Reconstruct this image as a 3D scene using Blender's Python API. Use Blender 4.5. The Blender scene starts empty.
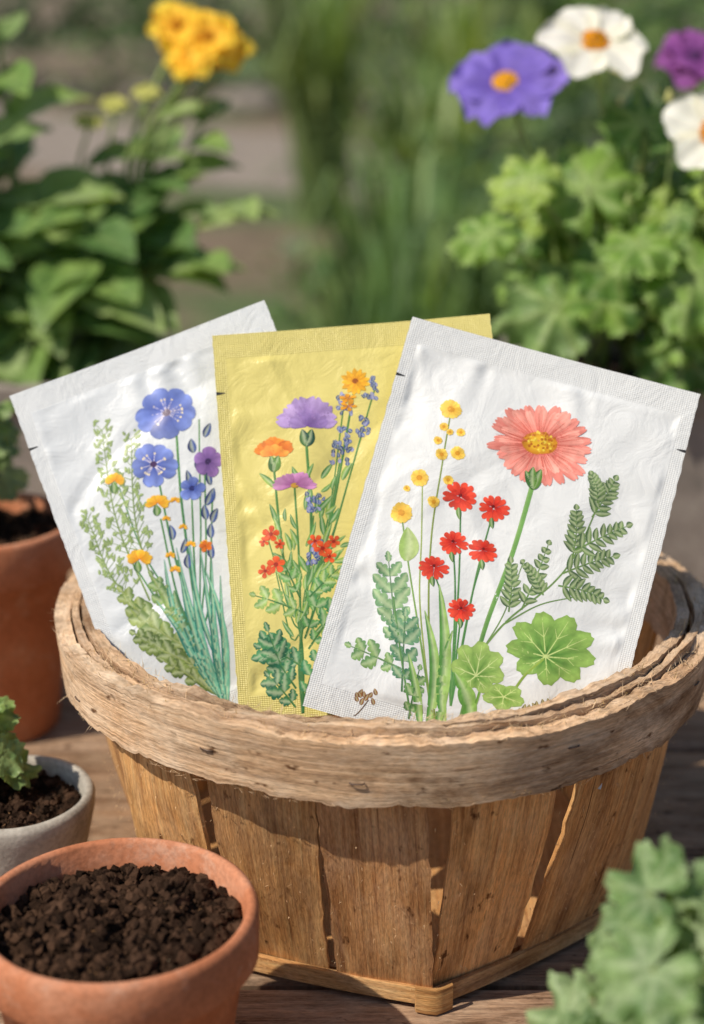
import bpy, math, random
import numpy as np
from mathutils import Vector, Matrix, noise
random.seed(7)
R=random.random
def rr(a,b): return a+(b-a)*random.random()
def S(r,g,b,k=1.0):
    def f(c):
        c=c/255.0
        return (c/12.92 if c<=0.04045 else ((c+0.055)/1.055)**2.4)*k
    return (f(r),f(g),f(b))
def nz(x,y=0.0,z=0.0): return noise.noise(Vector((x,y,z)))
col=bpy.context.scene.collection

# ---------------------------------------------------------------- builders
class MB:
    def __init__(s): s.V=[];s.F=[];s.C=[];s.G=[];s.M=[];s.n=0
    def add(s,verts,faces,color=(1,1,1),guv=None,mat=0):
        k=len(verts); b=s.n
        s.V.extend([tuple(v) for v in verts])
        if isinstance(color,tuple): s.C.extend([color]*k)
        else: s.C.extend([tuple(c) for c in color])
        if guv is None: s.G.extend([tuple(v) for v in verts])
        else: s.G.extend([tuple(g) for g in guv])
        s.F.extend([tuple(i+b for i in f) for f in faces])
        s.M.extend([mat]*len(faces)); s.n+=k
    def build(s,name,mats,parent=None,smooth=True):
        me=bpy.data.meshes.new(name); me.from_pydata(s.V,[],s.F)
        n=len(s.V)
        a=me.attributes.new("Col",'FLOAT_COLOR','POINT')
        c=np.ones((n,4),dtype=np.float32); c[:,:3]=np.array(s.C,dtype=np.float32)[:,:3]
        a.data.foreach_set("color",c.ravel())
        g=me.attributes.new("guv",'FLOAT_VECTOR','POINT')
        g.data.foreach_set("vector",np.array(s.G,dtype=np.float32).ravel())
        for m in mats: me.materials.append(m)
        me.polygons.foreach_set("material_index",s.M)
        me.polygons.foreach_set("use_smooth",[smooth]*len(s.F))
        me.update()
        o=bpy.data.objects.new(name,me); col.objects.link(o)
        if parent is not None: o.parent=parent
        return o
def empty(name):
    o=bpy.data.objects.new(name,None); o.empty_display_size=0.05; col.objects.link(o); return o
def gfaces(n,m,off=0,flip=False):
    F=[]
    for i in range(n-1):
        for j in range(m-1):
            a=off+i*m+j; q=(a,a+1,a+m+1,a+m)
            F.append(q[::-1] if flip else q)
    return F
def grid_solid(mb,A,B,color,ga,mat=0):
    """A,B: n x m lists of points (two skins); closed solid with crisp borders."""
    n=len(A); m=len(A[0])
    mb.add([p for r in A for p in r],gfaces(n,m),color,[p for r in ga for p in r],mat)
    mb.add([p for r in B for p in r],gfaces(n,m,0,True),color,[p for r in ga for p in r],mat)
    def strip(a,b,g,fl):
        k=len(a); V=list(a)+list(b); G=list(g)+[(q[0]+0.003,q[1],q[2]) for q in g]
        F=[(i,i+1,k+i+1,k+i) for i in range(k-1)]
        if fl: F=[f[::-1] for f in F]
        mb.add(V,F,color,G,mat)
    strip(A[0],B[0],ga[0],True); strip(A[-1],B[-1],ga[-1],False)
    strip([r[0] for r in A],[r[0] for r in B],[r[0] for r in ga],False)
    strip([r[-1] for r in A],[r[-1] for r in B],[r[-1] for r in ga],True)
def spline(P,step=None,n=None):
    P=[np.array(p,dtype=float) for p in P]
    if len(P)==2: P=[P[0],(P[0]+P[1])/2,P[1]]
    Q=[2*P[0]-P[1]]+P+[2*P[-1]-P[-2]]
    out=[]
    segs=len(P)-1
    for i in range(segs):
        L=np.linalg.norm(P[i+1]-P[i])
        k=max(2,int(L/step)) if step else max(2,int(n/segs))
        for a in range(k):
            t=a/k; p0,p1,p2,p3=Q[i],Q[i+1],Q[i+2],Q[i+3]
            out.append(0.5*((2*p1)+(-p0+p2)*t+(2*p0-5*p1+4*p2-p3)*t*t+(-p0+3*p1-3*p2+p3)*t**3))
    out.append(P[-1]); return out
def tube(mb,P,r0,r1,c0,c1=None,sides=6,n=10,mat=0):
    c1=c1 or c0
    pts=spline(P,n=n); N=len(pts); V=[];C=[]
    for i,p in enumerate(pts):
        d=pts[min(i+1,N-1)]-pts[max(i-1,0)]; d=Vector(d).normalized()
        a=d.orthogonal().normalized() if abs(d.z)<0.5 else d.cross(Vector((0,1,0.01))).normalized()
        b=d.cross(a); t=i/(N-1); r=r0+(r1-r0)*t
        for k in range(sides):
            th=2*math.pi*k/sides
            V.append(Vector(p)+a*(r*math.cos(th))+b*(r*math.sin(th)))
            C.append(tuple(c0[q]+(c1[q]-c0[q])*t for q in range(3)))
    F=[]
    for i in range(N-1):
        for k in range(sides):
            F.append((i*sides+k,i*sides+(k+1)%sides,(i+1)*sides+(k+1)%sides,(i+1)*sides+k))
    F.append(tuple(range(sides))[::-1]); F.append(tuple((N-1)*sides+k for k in range(sides)))
    mb.add(V,F,C,None,mat)
def frame(nrm,d):
    z=Vector(nrm).normalized(); x=Vector(d); x=x-z*x.dot(z)
    if x.length<1e-4: x=z.orthogonal()
    x.normalize(); return x,z.cross(x),z
def mixc(a,b,t): 
    t=max(0,min(1,t)); return tuple(a[i]+(b[i]-a[i])*t for i in range(3))
def scl(c,k): return (c[0]*k,c[1]*k,c[2]*k)

# ---------------------------------------------------------------- materials
def newmat(name):
    m=bpy.data.materials.new(name); m.use_nodes=True; nt=m.node_tree
    return m,nt,nt.nodes,nt.links,nt.nodes["Principled BSDF"]
def nd(nodes,t,**kw):
    x=nodes.new(t)
    for k,v in kw.items(): setattr(x,k,v)
    return x
def mulcol(nodes,links,a,b,fac=1.0,blend='MULTIPLY'):
    m=nd(nodes,'ShaderNodeMix',data_type='RGBA',blend_type=blend)
    if isinstance(fac,float) or isinstance(fac,int): m.inputs[0].default_value=fac
    else: links.new(fac,m.inputs[0])
    for s,v in ((m.inputs[6],a),(m.inputs[7],b)):
        if isinstance(v,tuple): s.default_value=(v[0],v[1],v[2],1)
        else: links.new(v,s)
    return m.outputs[2]
def ramp(nodes,links,src,stops):
    r=nodes.new('ShaderNodeValToRGB'); e=r.color_ramp.elements
    e[0].position=stops[0][0]; e[0].color=(*stops[0][1],1)
    e[1].position=stops[-1][0]; e[1].color=(*stops[-1][1],1)
    for p,c in stops[1:-1]:
        x=e.new(p); x.color=(*c,1)
    links.new(src,r.inputs[0]); return r.outputs[0]
def mapping(nodes,links,attr,scale):
    mp=nodes.new('ShaderNodeMapping'); mp.inputs['Scale'].default_value=scale
    if attr=='guv':
        a=nd(nodes,'ShaderNodeAttribute',attribute_name='guv'); links.new(a.outputs['Vector'],mp.inputs[0])
    else:
        a=nodes.new('ShaderNodeTexCoord'); links.new(a.outputs['Object'],mp.inputs[0])
    return mp.outputs[0]
def noi(nodes,links,vec,scale,detail=4,rough=0.55,dist=0):
    n=nodes.new('ShaderNodeTexNoise'); n.inputs['Scale'].default_value=scale; n.inputs['Detail'].default_value=detail
    n.inputs['Roughness'].default_value=rough; n.inputs['Distortion'].default_value=dist
    links.new(vec,n.inputs['Vector']); return n.outputs['Fac']
def bump(nodes,links,src,strength,dist,prev=None):
    b=nodes.new('ShaderNodeBump'); b.inputs['Strength'].default_value=strength; b.inputs['Distance'].default_value=dist
    links.new(src,b.inputs['Height'])
    if prev is not None: links.new(prev,b.inputs['Normal'])
    return b.outputs[0]

def wood_mat(name,dark,mid,light,worn,rough=0.75,bstr=0.6,wear=0.5,stain=0.5):
    m,nt,N,L,P=newmat(name)
    v=mapping(N,L,'guv',(520,16,1)); g=noi(N,L,v,1,7,0.7,0.6)
    v2=mapping(N,L,'guv',(55,6,1)); g2=noi(N,L,v2,1,4,0.6,1.6)
    c=ramp(N,L,g,[(0.32,dark),(0.50,mid),(0.68,light)])
    c2=ramp(N,L,g2,[(0.32,(0.62,0.54,0.47)),(0.50,(1,1,1)),(0.72,(1.22,1.15,1.05))])
    c=mulcol(N,L,c,c2)
    vw=mapping(N,L,'guv',(42,20,1)); w=noi(N,L,vw,1,9,0.75,0.4)
    wf=ramp(N,L,w,[(0.46,(0,0,0)),(0.64,(wear,)*3)]); c=mulcol(N,L,c,worn,wf,'MIX')
    vs=mapping(N,L,'guv',(26,13,2)); s0=noi(N,L,vs,1,8,0.7,0.8)
    c=mulcol(N,L,c,ramp(N,L,s0,[(0.34,(1-stain*1.0,1-stain*1.1,1-stain*1.2)),(0.50,(1,1,1))]))
    vo=mapping(N,L,'guv',(150,80,1)); sp=noi(N,L,vo,1,3,0.6)
    c=mulcol(N,L,c,ramp(N,L,sp,[(0.28,(0.25,0.18,0.13)),(0.36,(1,1,1))]))
    vc=mapping(N,L,'guv',(330,7,3)); cr=noi(N,L,vc,1,3,0.5,0.3)
    ck=ramp(N,L,cr,[(0.27,(0.16,0.10,0.06)),(0.315,(1,1,1))]); c=mulcol(N,L,c,ck)
    vf=mapping(N,L,'guv',(1400,260,1)); fz=noi(N,L,vf,1,2,0.5)
    c=mulcol(N,L,c,ramp(N,L,fz,[(0.3,(0.74,)*3),(0.6,(1.08,)*3)]))
    a=nd(N,'ShaderNodeAttribute',attribute_name='Col'); c=mulcol(N,L,c,a.outputs['Color'])
    L.new(c,P.inputs['Base Color']); P.inputs['Roughness'].default_value=rough
    P.inputs['Specular IOR Level'].default_value=0.25
    b=bump(N,L,g,bstr,0.0009); b=bump(N,L,g2,0.4,0.002,b); b=bump(N,L,w,0.6,0.0018,b); b=bump(N,L,ck,0.5,0.0006,b); L.new(b,P.inputs['Normal'])
    return m
def vcol_mat(name,rough=0.6,spec=0.3,trans=0.0,nscale=0,namt=0.25,bscale=0,bdist=0.001,bstr=0.4,coat=0):
    m,nt,N,L,P=newmat(name)
    a=nd(N,'ShaderNodeAttribute',attribute_name='Col'); c=a.outputs['Color']
    if nscale:
        v=mapping(N,L,'obj',(1,1,1)); n=noi(N,L,v,nscale,5,0.65)
        k=ramp(N,L,n,[(0.3,(1-namt,)*3),(0.7,(1+namt,)*3)]); c=mulcol(N,L,c,k)
    L.new(c,P.inputs['Base Color']); P.inputs['Roughness'].default_value=rough
    P.inputs['Specular IOR Level'].default_value=spec
    if bscale:
        v=mapping(N,L,'obj',(1,1,1)); n=noi(N,L,v,bscale,3); L.new(bump(N,L,n,bstr,bdist),P.inputs['Normal'])
    if trans:
        t=N.new('ShaderNodeBsdfTranslucent'); c2=mulcol(N,L,c,(1.6,1.5,0.6)); L.new(c2,t.inputs[0])
        mx=N.new('ShaderNodeMixShader'); mx.inputs[0].default_value=trans
        L.new(P.outputs[0],mx.inputs[1]); L.new(t.outputs[0],mx.inputs[2]); L.new(mx.outputs[0],N['Material Output'].inputs[0])
    return m
def clay_mat(name,base,dark,light,rough=0.8,salt=(0.62,0.45,0.36)):
    m,nt,N,L,P=newmat(name)
    v=mapping(N,L,'obj',(1,1,1)); n=noi(N,L,v,28,6,0.6,0.5); f=noi(N,L,v,420,3)
    c=ramp(N,L,n,[(0.3,dark),(0.5,base),(0.72,light)])
    s=noi(N,L,v,55,8,0.75,0.3); sf=ramp(N,L,s,[(0.54,(0,0,0)),(0.72,(0.55,)*3)]); c=mulcol(N,L,c,salt,sf,'MIX')
    k=ramp(N,L,f,[(0.35,(0.82,)*3),(0.6,(1.04,)*3)]); c=mulcol(N,L,c,k)
    L.new(c,P.inputs['Base Color']); P.inputs['Roughness'].default_value=rough; P.inputs['Specular IOR Level'].default_value=0.25
    b=bump(N,L,f,0.4,0.0006); b=bump(N,L,n,0.25,0.002,b); L.new(b,P.inputs['Normal']); return m

M_slat=wood_mat("slat_wood",(0.36,0.165,0.062),(0.68,0.38,0.16),(0.82,0.55,0.27),(0.76,0.54,0.34),wear=0.35,stain=0.32)
M_band=wood_mat("rim_wood",(0.30,0.185,0.115),(0.60,0.415,0.275),(0.76,0.58,0.42),(0.78,0.64,0.51),0.8,0.9,0.65,0.5)
M_table=wood_mat("table_wood",(0.14,0.085,0.052),(0.34,0.22,0.145),(0.48,0.335,0.23),(0.44,0.34,0.25),0.75,0.9,0.5,0.5)
M_leaf=vcol_mat("leaf_tissue",0.45,0.4,0.32,110,0.25,260,0.0010,0.8)
M_petal=vcol_mat("petal_tissue",0.6,0.2,0.25,0)
M_soil=vcol_mat("potting_soil",0.95,0.1,0,300,0.4,900,0.001,0.8)
M_terra=clay_mat("terracotta",(0.53,0.205,0.105),(0.42,0.15,0.07),(0.60,0.29,0.18))
M_grey=clay_mat("grey_stoneware",(0.40,0.37,0.33),(0.27,0.25,0.22),(0.52,0.49,0.44),salt=(.5,.48,.44))
M_planter=clay_mat("planter_concrete",(0.34,0.30,0.27),(0.22,0.20,0.18),(0.42,0.38,0.34),salt=(.45,.42,.38))
M_print=vcol_mat("printed_ink",0.40,0.45,0,160,0.20)
M_fibre=vcol_mat("wood_fibre",0.8,0.1,0.3)

def film_mat(name,c,seal):
    m,nt,N,L,P=newmat(name)
    P.inputs['Roughness'].default_value=0.33 if not seal else 0.42; P.inputs['Specular IOR Level'].default_value=0.55
    v=mapping(N,L,'guv',(1,1,1)); n=noi(N,L,v,55,5,0.58,1.2)
    k=ramp(N,L,n,[(0.3,scl(c,0.95)),(0.7,c)])
    L.new(k,P.inputs['Base Color'])
    b=bump(N,L,n,0.5,0.0018)
    fine=noi(N,L,v,900,2); b=bump(N,L,fine,0.10,0.0003,b)
    if seal:
        for ax,s in ((1,330),(0,280)):
            w=nd(N,'ShaderNodeTexWave',wave_type='BANDS',bands_direction='Y' if ax else 'X'); w.inputs['Scale'].default_value=s
            w.inputs['Distortion'].default_value=1.2; w.inputs['Detail'].default_value=1
            L.new(v,w.inputs['Vector']); b=bump(N,L,w.outputs['Fac'],0.45 if ax else 0.26,0.0003,b)
    L.new(b,P.inputs['Normal']); return m

# ---------------------------------------------------------------- table
table=empty("wooden_table")
mb=MB(); y=-0.72; i=0
while y<0.80:
    w=rr(0.115,0.135); y1=y+w-0.005; c=0.003; z0=-0.028
    prof=[(y,z0),(y,-c),(y+c,0),( (y+y1)/2,rr(-0.0006,0.0004)),(y1-c,0),(y1,-c),(y1,z0)]
    xs=[-1.3+2.6*k/12 for k in range(13)]
    V=[];G=[];off=rr(0,50)
    for x in xs:
        for (a,b) in prof: V.append((x,a,b)); G.append((a+off,x+off,off))
    m=len(prof); F=gfaces(13,m)
    for k in range(12): F.append((k*m+m-1,k*m,(k+1)*m,(k+1)*m+m-1))
    F.append(tuple(range(m))); F.append(tuple(12*m+k for k in range(m))[::-1])
    kk=rr(0.85,1.15); mb.add(V,F,(kk,kk*rr(0.96,1.02),kk*rr(0.92,1.0)),G); y+=w; i+=1
mb.build("planks",[M_table],table,False)
mb=MB()
def box(mb,x0,x1,y0,y1,z0,z1,color=(1,1,1),mat=0):
    V=[(x,y,z) for x in (x0,x1) for y in (y0,y1) for z in (z0,z1)]
    F=[(0,1,3,2),(4,6,7,5),(0,4,5,1),(2,3,7,6),(0,2,6,4),(1,5,7,3)]
    mb.add(V,F,color,[(v[0],v[2],v[1]) for v in V],mat)
for lx in (-1.2,1.13):
    for ly in (-0.68,0.68): box(mb,lx,lx+0.07,ly,ly+0.07,-0.75,-0.0285)
box(mb,-1.125,1.125,-0.66,-0.63,-0.12,-0.029); box(mb,-1.125,1.125,0.70,0.73,-0.12,-0.029)
mb.build("legs",[M_table],table,False)

# ---------------------------------------------------------------- basket
BX,BY=0.017,0.0
basket=empty("wooden_basket")
def hexpt(a,rad=0.140):
    a0=math.radians(-81); s=(a-a0)/(math.pi/3); k=math.floor(s); f=s-k
    p=Vector((math.cos(a0+k*math.pi/3),math.sin(a0+k*math.pi/3))); q=Vector((math.cos(a0+(k+1)*math.pi/3),math.sin(a0+(k+1)*math.pi/3)))
    r=p.lerp(q,f)*rad; c=Vector((math.cos(a),math.sin(a)))*rad*0.93
    return r.lerp(c,0.22)
BR_=0.137
mb=MB(); NS=16; da=2*math.pi/NS
wts={15:.40,0:.43,14:.455,1:.40,13:.43,2:.45}
for k in range(NS):
    a=math.radians(-81)+(k+0.5)*da+rr(-0.02,0.02)
    wt=da*wts.get(k,rr(0.39,0.46)); wb=da*rr(0.455,0.495); off=rr(0,30); br={15:.92,0:1.16,14:.86,1:.92,13:1.02,2:1.05}.get(k,rr(0.80,1.12))
    n,m=23,9; A=[];B=[];G=[]; tw=rr(-0.003,0.003); dr=0.0018 if k%2 else 0; lean=rr(-.03,.03)
    if k==15: lean=-.045
    if k==0: lean=.03
    for i in range(n):
        t=i/(n-1); ra=[];rb=[];rg=[]
        for j in range(m):
            u=-1+2*j/(m-1)
            ta=a+u*wt+lean; ca=Vector((math.cos(a+lean),math.sin(a+lean))); top=Vector((math.cos(ta),math.sin(ta)))*(0.1590+dr)
            tn=Vector((-ca.y,ca.x))
            flat=ca*(0.1585+dr)+tn*(u*wt*0.1595); top=top.lerp(flat,0.4)
            bot=hexpt(a+u*wb,BR_+dr)
            p=bot.lerp(top,t); bul=0.004*math.sin(math.pi*t)
            p=p+p.normalized()*(bul+tw*u*math.sin(math.pi*t)*(1-t*.5)+0.0010*nz(k*3+t*4,u))
            if j in (0,m-1): p=p+Vector((-p.y,p.x)).normalized()*(0.0012*nz(t*14+k*7,j)+.0006*nz(t*50+k*7,j))
            z=0.003+t*0.149
            q=p-p.normalized()*0.0026
            ra.append((BX+p.x,BY+p.y,z)); rb.append((BX+q.x,BY+q.y,z)); rg.append((u*wt*0.158+off,z+off,off))
        A.append(ra);B.append(rb);G.append(rg)
    grid_solid(mb,A,B,(br,br*rr(0.92,1.0),br*rr(0.80,0.98)),G)
mb.build("slats",[M_slat],basket)
def hoop(mb,Rt,Rb,z0,z1,th,a0,over,seed,br=1.0,wob=0.001,grow=0.003,shape=None,n=420,edge=0.0014):
    A=[];B=[];G=[];m=5
    for i in range(n+1):
        s=i/n; a=a0+s*(2*math.pi+over); ra=[];rb=[];rg=[]
        g=grow*max(0,(s-0.8)/0.2)
        for j in range(m):
            t=j/(m-1); r=Rb+(Rt-Rb)*t+g+wob*nz(seed+math.cos(a)*2.2,math.sin(a)*2.2+seed)
            if wob: r+=0.0005*nz(seed+i*.09,t*3)
            if shape: d=shape(a,r)
            else: d=Vector((math.cos(a),math.sin(a)))*r
            e=d-d.normalized()*th
            zz=z0+(z1-z0)*t+0.0035*nz(seed*2+math.cos(a)*1.6,math.sin(a)*1.6)*(1 if wob else 0)
            z2=zz
            if wob and j in(0,m-1):
                zz+=edge*1.3*nz(seed+i*0.11,t*0.5)+edge*.7*nz(seed+i*0.6,t); z2=zz+edge*1.2*nz(seed+i*0.31,5.5)
            ra.append((BX+d.x,BY+d.y,zz)); rb.append((BX+e.x,BY+e.y,z2)); rg.append((t*(z1-z0)+seed,a*0.16+seed,seed))
        A.append(ra);B.append(rb);G.append(rg)
    grid_solid(mb,A,B,(br,br*0.98,br*0.94),G)
mb=MB()
hoop(mb,0.1712,0.1685,0.1262,0.1580,0.0080,math.radians(100),0.25,3.3,1.08,0.0016,edge=.0019)
mb.build("outer_rim_band",[M_band],basket)
mb=MB()
hoop(mb,0.1575,0.1560,0.128,0.1605,0.0060,math.radians(60),0.2,8.1,1.0,edge=.0018)
mb.build("inner_rim_band",[M_band],basket)
mb=MB()
hoop(mb,0.1625,0.1620,0.146,0.1592,0.0036,math.radians(20),0.35,17.9,1.05,0.0016)
mb.build("rim_filler_strip",[M_band],basket)
mb=MB()
hoop(mb,0.144,0.145,0.0035,0.0115,0.0030,math.radians(40),0.1,29.1,0.85,0,0.001,lambda a,r:hexpt(a,r))
mb.build("base_hoop",[M_slat],basket)
mb=MB()
V=[(BX+hexpt(2*math.pi*k/60,0.134).x,BY+hexpt(2*math.pi*k/60,0.134).y,z) for z in (0.004,0.009) for k in range(60)]
F=[tuple(range(60))[::-1],tuple(range(60,120))]+[(k,(k+1)%60,60+(k+1)%60,60+k) for k in range(60)]
mb.add(V,F,(0.8,0.75,0.7)); mb.build("base_board",[M_slat],basket,False)
mb=MB()
for k in range(6):
    a=math.radians(-81)+k*math.pi/3
    p=hexpt(a,0.1475)
    ca=Vector((math.cos(a),math.sin(a),0)); tn=Vector((-ca.y,ca.x,0)); c0=Vector((BX,BY,0))+ca*(p.length+0.001)
    A=[];B=[];G=[]
    for i in range(4):
        z=0.001+0.013*i/3; A.append([c0+tn*u*0.009-ca*abs(u)**1.3*0.004+Vector((0,0,z)) for u in(-1,-.5,0,.5,1)])
        B.append([q-ca*0.0022 for q in A[-1]]); G.append([(z,u*0.01,k) for u in(-1,-.5,0,.5,1)])
    grid_solid(mb,A,B,(0.85,0.8,0.7),G)
mb.build("corner_brace",[M_slat],basket)
mb=MB()
for k in range(4200):
    a=rr(0,2*math.pi); which=random.choice([(0.1712,0.158),(0.1665,0.1585),(0.1685,0.1262),(0.1575,0.1608),(0.154,0.1605),(0.162,0.1594)])
    r=which[0]-rr(0,0.003); d=Vector((math.cos(a),math.sin(a),0)); p=Vector((BX,BY,which[1]+0.003*nz(a*3)-0.001))+d*r
    tn=Vector((-d.y,d.x,0)); L=rr(0.0015,0.0065); dirv=(tn*rr(-1,1)+Vector((0,0,rr(-0.2,0.7)))+d*rr(-0.4,0.6)).normalized()
    bend=Vector((rr(-1,1),rr(-1,1),rr(-1,1)))*L*0.3; w=Vector((0,0,1)).cross(dirv).normalized()*rr(0.00007,0.0002)
    q=[p,p+dirv*L*0.5+bend*0.5,p+dirv*L+bend]
    V=[q[0]-w,q[0]+w,q[1]-w,q[1]+w,q[2]]
    mb.add(V,[(0,1,3,2),(2,3,4)],scl((0.70,0.54,0.38),rr(0.6,1.2)))
for k in range(900):
    a=rr(math.radians(-180),0); t=R(); p2=hexpt(a,0.141).lerp(Vector((math.cos(a),math.sin(a)))*0.1615,t); p2=p2+p2.normalized()*.0045*math.sin(math.pi*t)
    p=Vector((BX+p2.x,BY+p2.y,0.003+t*.125)); d=Vector((math.cos(a),math.sin(a),0)); tn=Vector((-d.y,d.x,0)); L=rr(.0008,.003); dv=(Vector((0,0,1))*rr(-1,1)+tn*rr(-.6,.6)+d*rr(0,.5)).normalized(); w=tn*rr(.00008,.0003)
    mb.add([p-w,p+w,p+dv*L],[(0,1,2)],scl((0.72,0.52,0.33),rr(0.7,1.2)))
mb.build("rim_fibres",[M_fibre],basket)
mb=MB()
for k in range(0,32,3):
    a=math.radians(-95)+k*da/2+rr(-.03,.03); d=Vector((math.cos(a),math.sin(a),0)); c0=Vector((BX,BY,0.141+rr(-.006,.006)))+d*0.1704
    tn=Vector((-d.y,d.x,0))
    tube(mb,[c0-tn*0.003-d*0.002,c0-tn*0.0027+d*0.0002,c0+tn*0.0027+d*0.0002,c0+tn*0.003-d*0.002],0.0004,0.0004,(0.12,0.08,0.06))
mb.build("staples",[vcol_mat("rusty_staple",0.5,0.5)],basket)

# ---------------------------------------------------------------- seed packets
class Packet:
    def __init__(s,O,roll,alpha,w,h,seed,filmc,sealc,corners,yaw=0,hfull=0.205):
        s.w,s.h,s.seed=w,h,seed; K=[np.array(c,dtype=float) for c in corners]; f=h/hfull
        s.K=[K[0],K[1],K[1]+(K[2]-K[1])*f,K[0]+(K[3]-K[0])*f]
        a=math.radians(alpha); r=math.radians(roll)
        e1=Vector((1,0,0)); e2=Vector((0,math.sin(a),math.cos(a))); n=Vector((0,-math.cos(a),math.sin(a)))
        U=e1*math.cos(r)+e2*math.sin(r); Vv=e2*math.cos(r)-e1*math.sin(r)
        Rz=Matrix.Rotation(math.radians(yaw),3,'Z'); U=Rz@U;Vv=Rz@Vv;n=Rz@n
        O=Vector(O)+Vv*((hfull-h)/2)
        s.root=empty("seed_packet")
        s.root.matrix_world=Matrix(((U.x,Vv.x,n.x,O[0]),(U.y,Vv.y,n.y,O[1]),(U.z,Vv.z,n.z,O[2]),(0,0,0,1)))
        s.layer=0.0; s.st=1.0; s.art=MB()
        nu,nv=140,190; s.nu,s.nv=nu,nv; mb=MB(); fr=[];bk=[];gg=[]; s.Z=np.zeros((nv,nu))
        for i in range(nv):
            v=-h/2+h*i/(nv-1); a1=[];b1=[];g1=[]
            for j in range(nu):
                u=-w/2+w*j/(nu-1); z=s.H0(u,v); s.Z[i,j]=z
                ed=0.0004*nz(v*300,seed) if j in(0,nu-1) else 0
                a1.append((u+ed,v,z)); b1.append((u+ed,v,z-0.0004-1.6*s.bulge(u,v))); g1.append((u+seed,v+seed,0))
            fr.append(a1);bk.append(b1);gg.append(g1)
        grid_solid(mb,fr,bk,(1,1,1),gg)
        for k,f in enumerate(mb.F):
            c=[mb.V[q] for q in f]; u=sum(q[0] for q in c)/len(c); v=sum(q[1] for q in c)/len(c)
            if v>h/2-0.0125 or v<-h/2+0.0125 or abs(u)>w/2-0.0065: mb.M[k]=1
        mb.build("pouch",[filmc,sealc],s.root)
        mb=MB()
        for sg in (-1,1):
            u0=sg*w/2; v0=h/2-0.030
            P=[(u0,v0+0.0008),(u0-sg*0.0045,v0+0.0002),(u0-sg*0.0045,v0-0.0002),(u0,v0-0.0008)]
            mb.add([(a,b,s.H(a,b)+0.0001) for a,b in P],[(0,1,2,3)],(0.03,0.03,0.03))
        mb.build("tear_notch",[M_print],s.root,False)
    def H(s,u,v):
        x=min(s.nu-1.0001,max(0,(u/s.w+.5)*(s.nu-1))); y=min(s.nv-1.0001,max(0,(v/s.h+.5)*(s.nv-1)))
        i=int(y);j=int(x);a=y-i;b=x-j;Z=s.Z
        return Z[i,j]*(1-a)*(1-b)+Z[i,j+1]*(1-a)*b+Z[i+1,j]*a*(1-b)+Z[i+1,j+1]*a*b
    def bulge(s,u,v):
        dx=(s.w/2-0.0065)-abs(u); dt=(s.h/2-0.0125)-v; db=v+(s.h/2-0.0125)
        wv=0.0022*nz(u*45,v*45,s.seed); dx+=wv;dt+=wv;db+=wv
        d=min(dx,dt,db)
        if d<=0: return 0.0
        def sm(x): x=min(1,max(0,x)); return x*x*(3-2*x)
        return 0.0038*sm(dx/0.042+.04)*sm(min(dt,db)/0.050+.04)
    def H0(s,u,v):
        sd=s.seed; b=s.bulge(u,v); dx=(s.w/2-0.0065)-abs(u); dt=(s.h/2-0.0125)-v; db=v+(s.h/2-0.0125)
        z=b; ins=min(dx,dt,db)
        if ins>0:
            k=min(1,ins/0.003)
            amp=max(0,0.45+1.8*nz(u*34,sd+3)); z+=k*0.0012*amp*math.exp(-dt/0.013)*math.sin(u*300+7*nz(u*30,sd,v*22))
            amp=max(0,0.4+1.8*nz(v*34,sd+8)); z+=k*0.0009*amp*math.exp(-dx/0.012)*math.sin(v*280+7*nz(v*26,sd+u*16))
            z+=k*0.0017*nz(u*34+sd,v*22,sd)+k*0.0005*nz(u*80,v*60+sd,sd)
            q=nz(u*14+v*9+sd,v*5-u*6,sd); z+=k*0.0009*(1-min(1,abs(q)*7))
            q=nz(u*11-v*12+sd*3,v*6+u*5,sd); z-=k*0.0008*(1-min(1,abs(q)*8))
        z+=0.0016*(u/(s.w/2))**2+0.0012*nz(u*12,v*10,sd*2)
        z+=0.0007*nz(u*30,sd)*max(0,1-max(0,dt)/0.01)
        return z
    def uv(s,p):
        A,B,C,D=s.K; x=np.array([0.5,0.5])
        for _ in range(4):
            a,b=x; f=A+a*(B-A)+b*(D-A)+a*b*(A-B+C-D)-p
            J=np.column_stack((B-A+b*(A-B+C-D),D-A+a*(A-B+C-D))); x=x-np.linalg.solve(J,f)
        return (x[0]-0.5)*s.w,(0.5-x[1])*s.h
    def grid(s,P,C,st=1.0):
        s.layer+=st; off=0.00005+s.layer*0.9e-6; V=[];n=len(P);m=len(P[0])
        for r in P:
            for p in r:
                u,v=s.uv(np.array(p,dtype=float)); u=max(-s.w/2+.001,min(s.w/2-.001,u)); v=max(-s.h/2+.002,v)
                V.append((u,v,s.H(u,v)+off))
        s.art.add(V,gfaces(n,m),[c for r in C for c in r])
    def stroke(s,P,w0,w1,c0,c1=None,mid=None):
        c1=c1 or c0; pts=spline(P,step=3.0); N=len(pts); G=[];C=[]
        for i,p in enumerate(pts):
            t=i/(N-1); d=pts[min(i+1,N-1)]-pts[max(i-1,0)]; d=d/(np.linalg.norm(d)+1e-9); nn=np.array([-d[1],d[0]])
            w=(w0+(w1-w0)*t)/2
            c=mixc(c0,c1,t); G.append([p-nn*w,p,p+nn*w]); C.append([scl(c,0.95),c,mixc(c,(0.8,0.85,0.5),0.15)])
        s.grid(G,C,.3)
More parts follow.
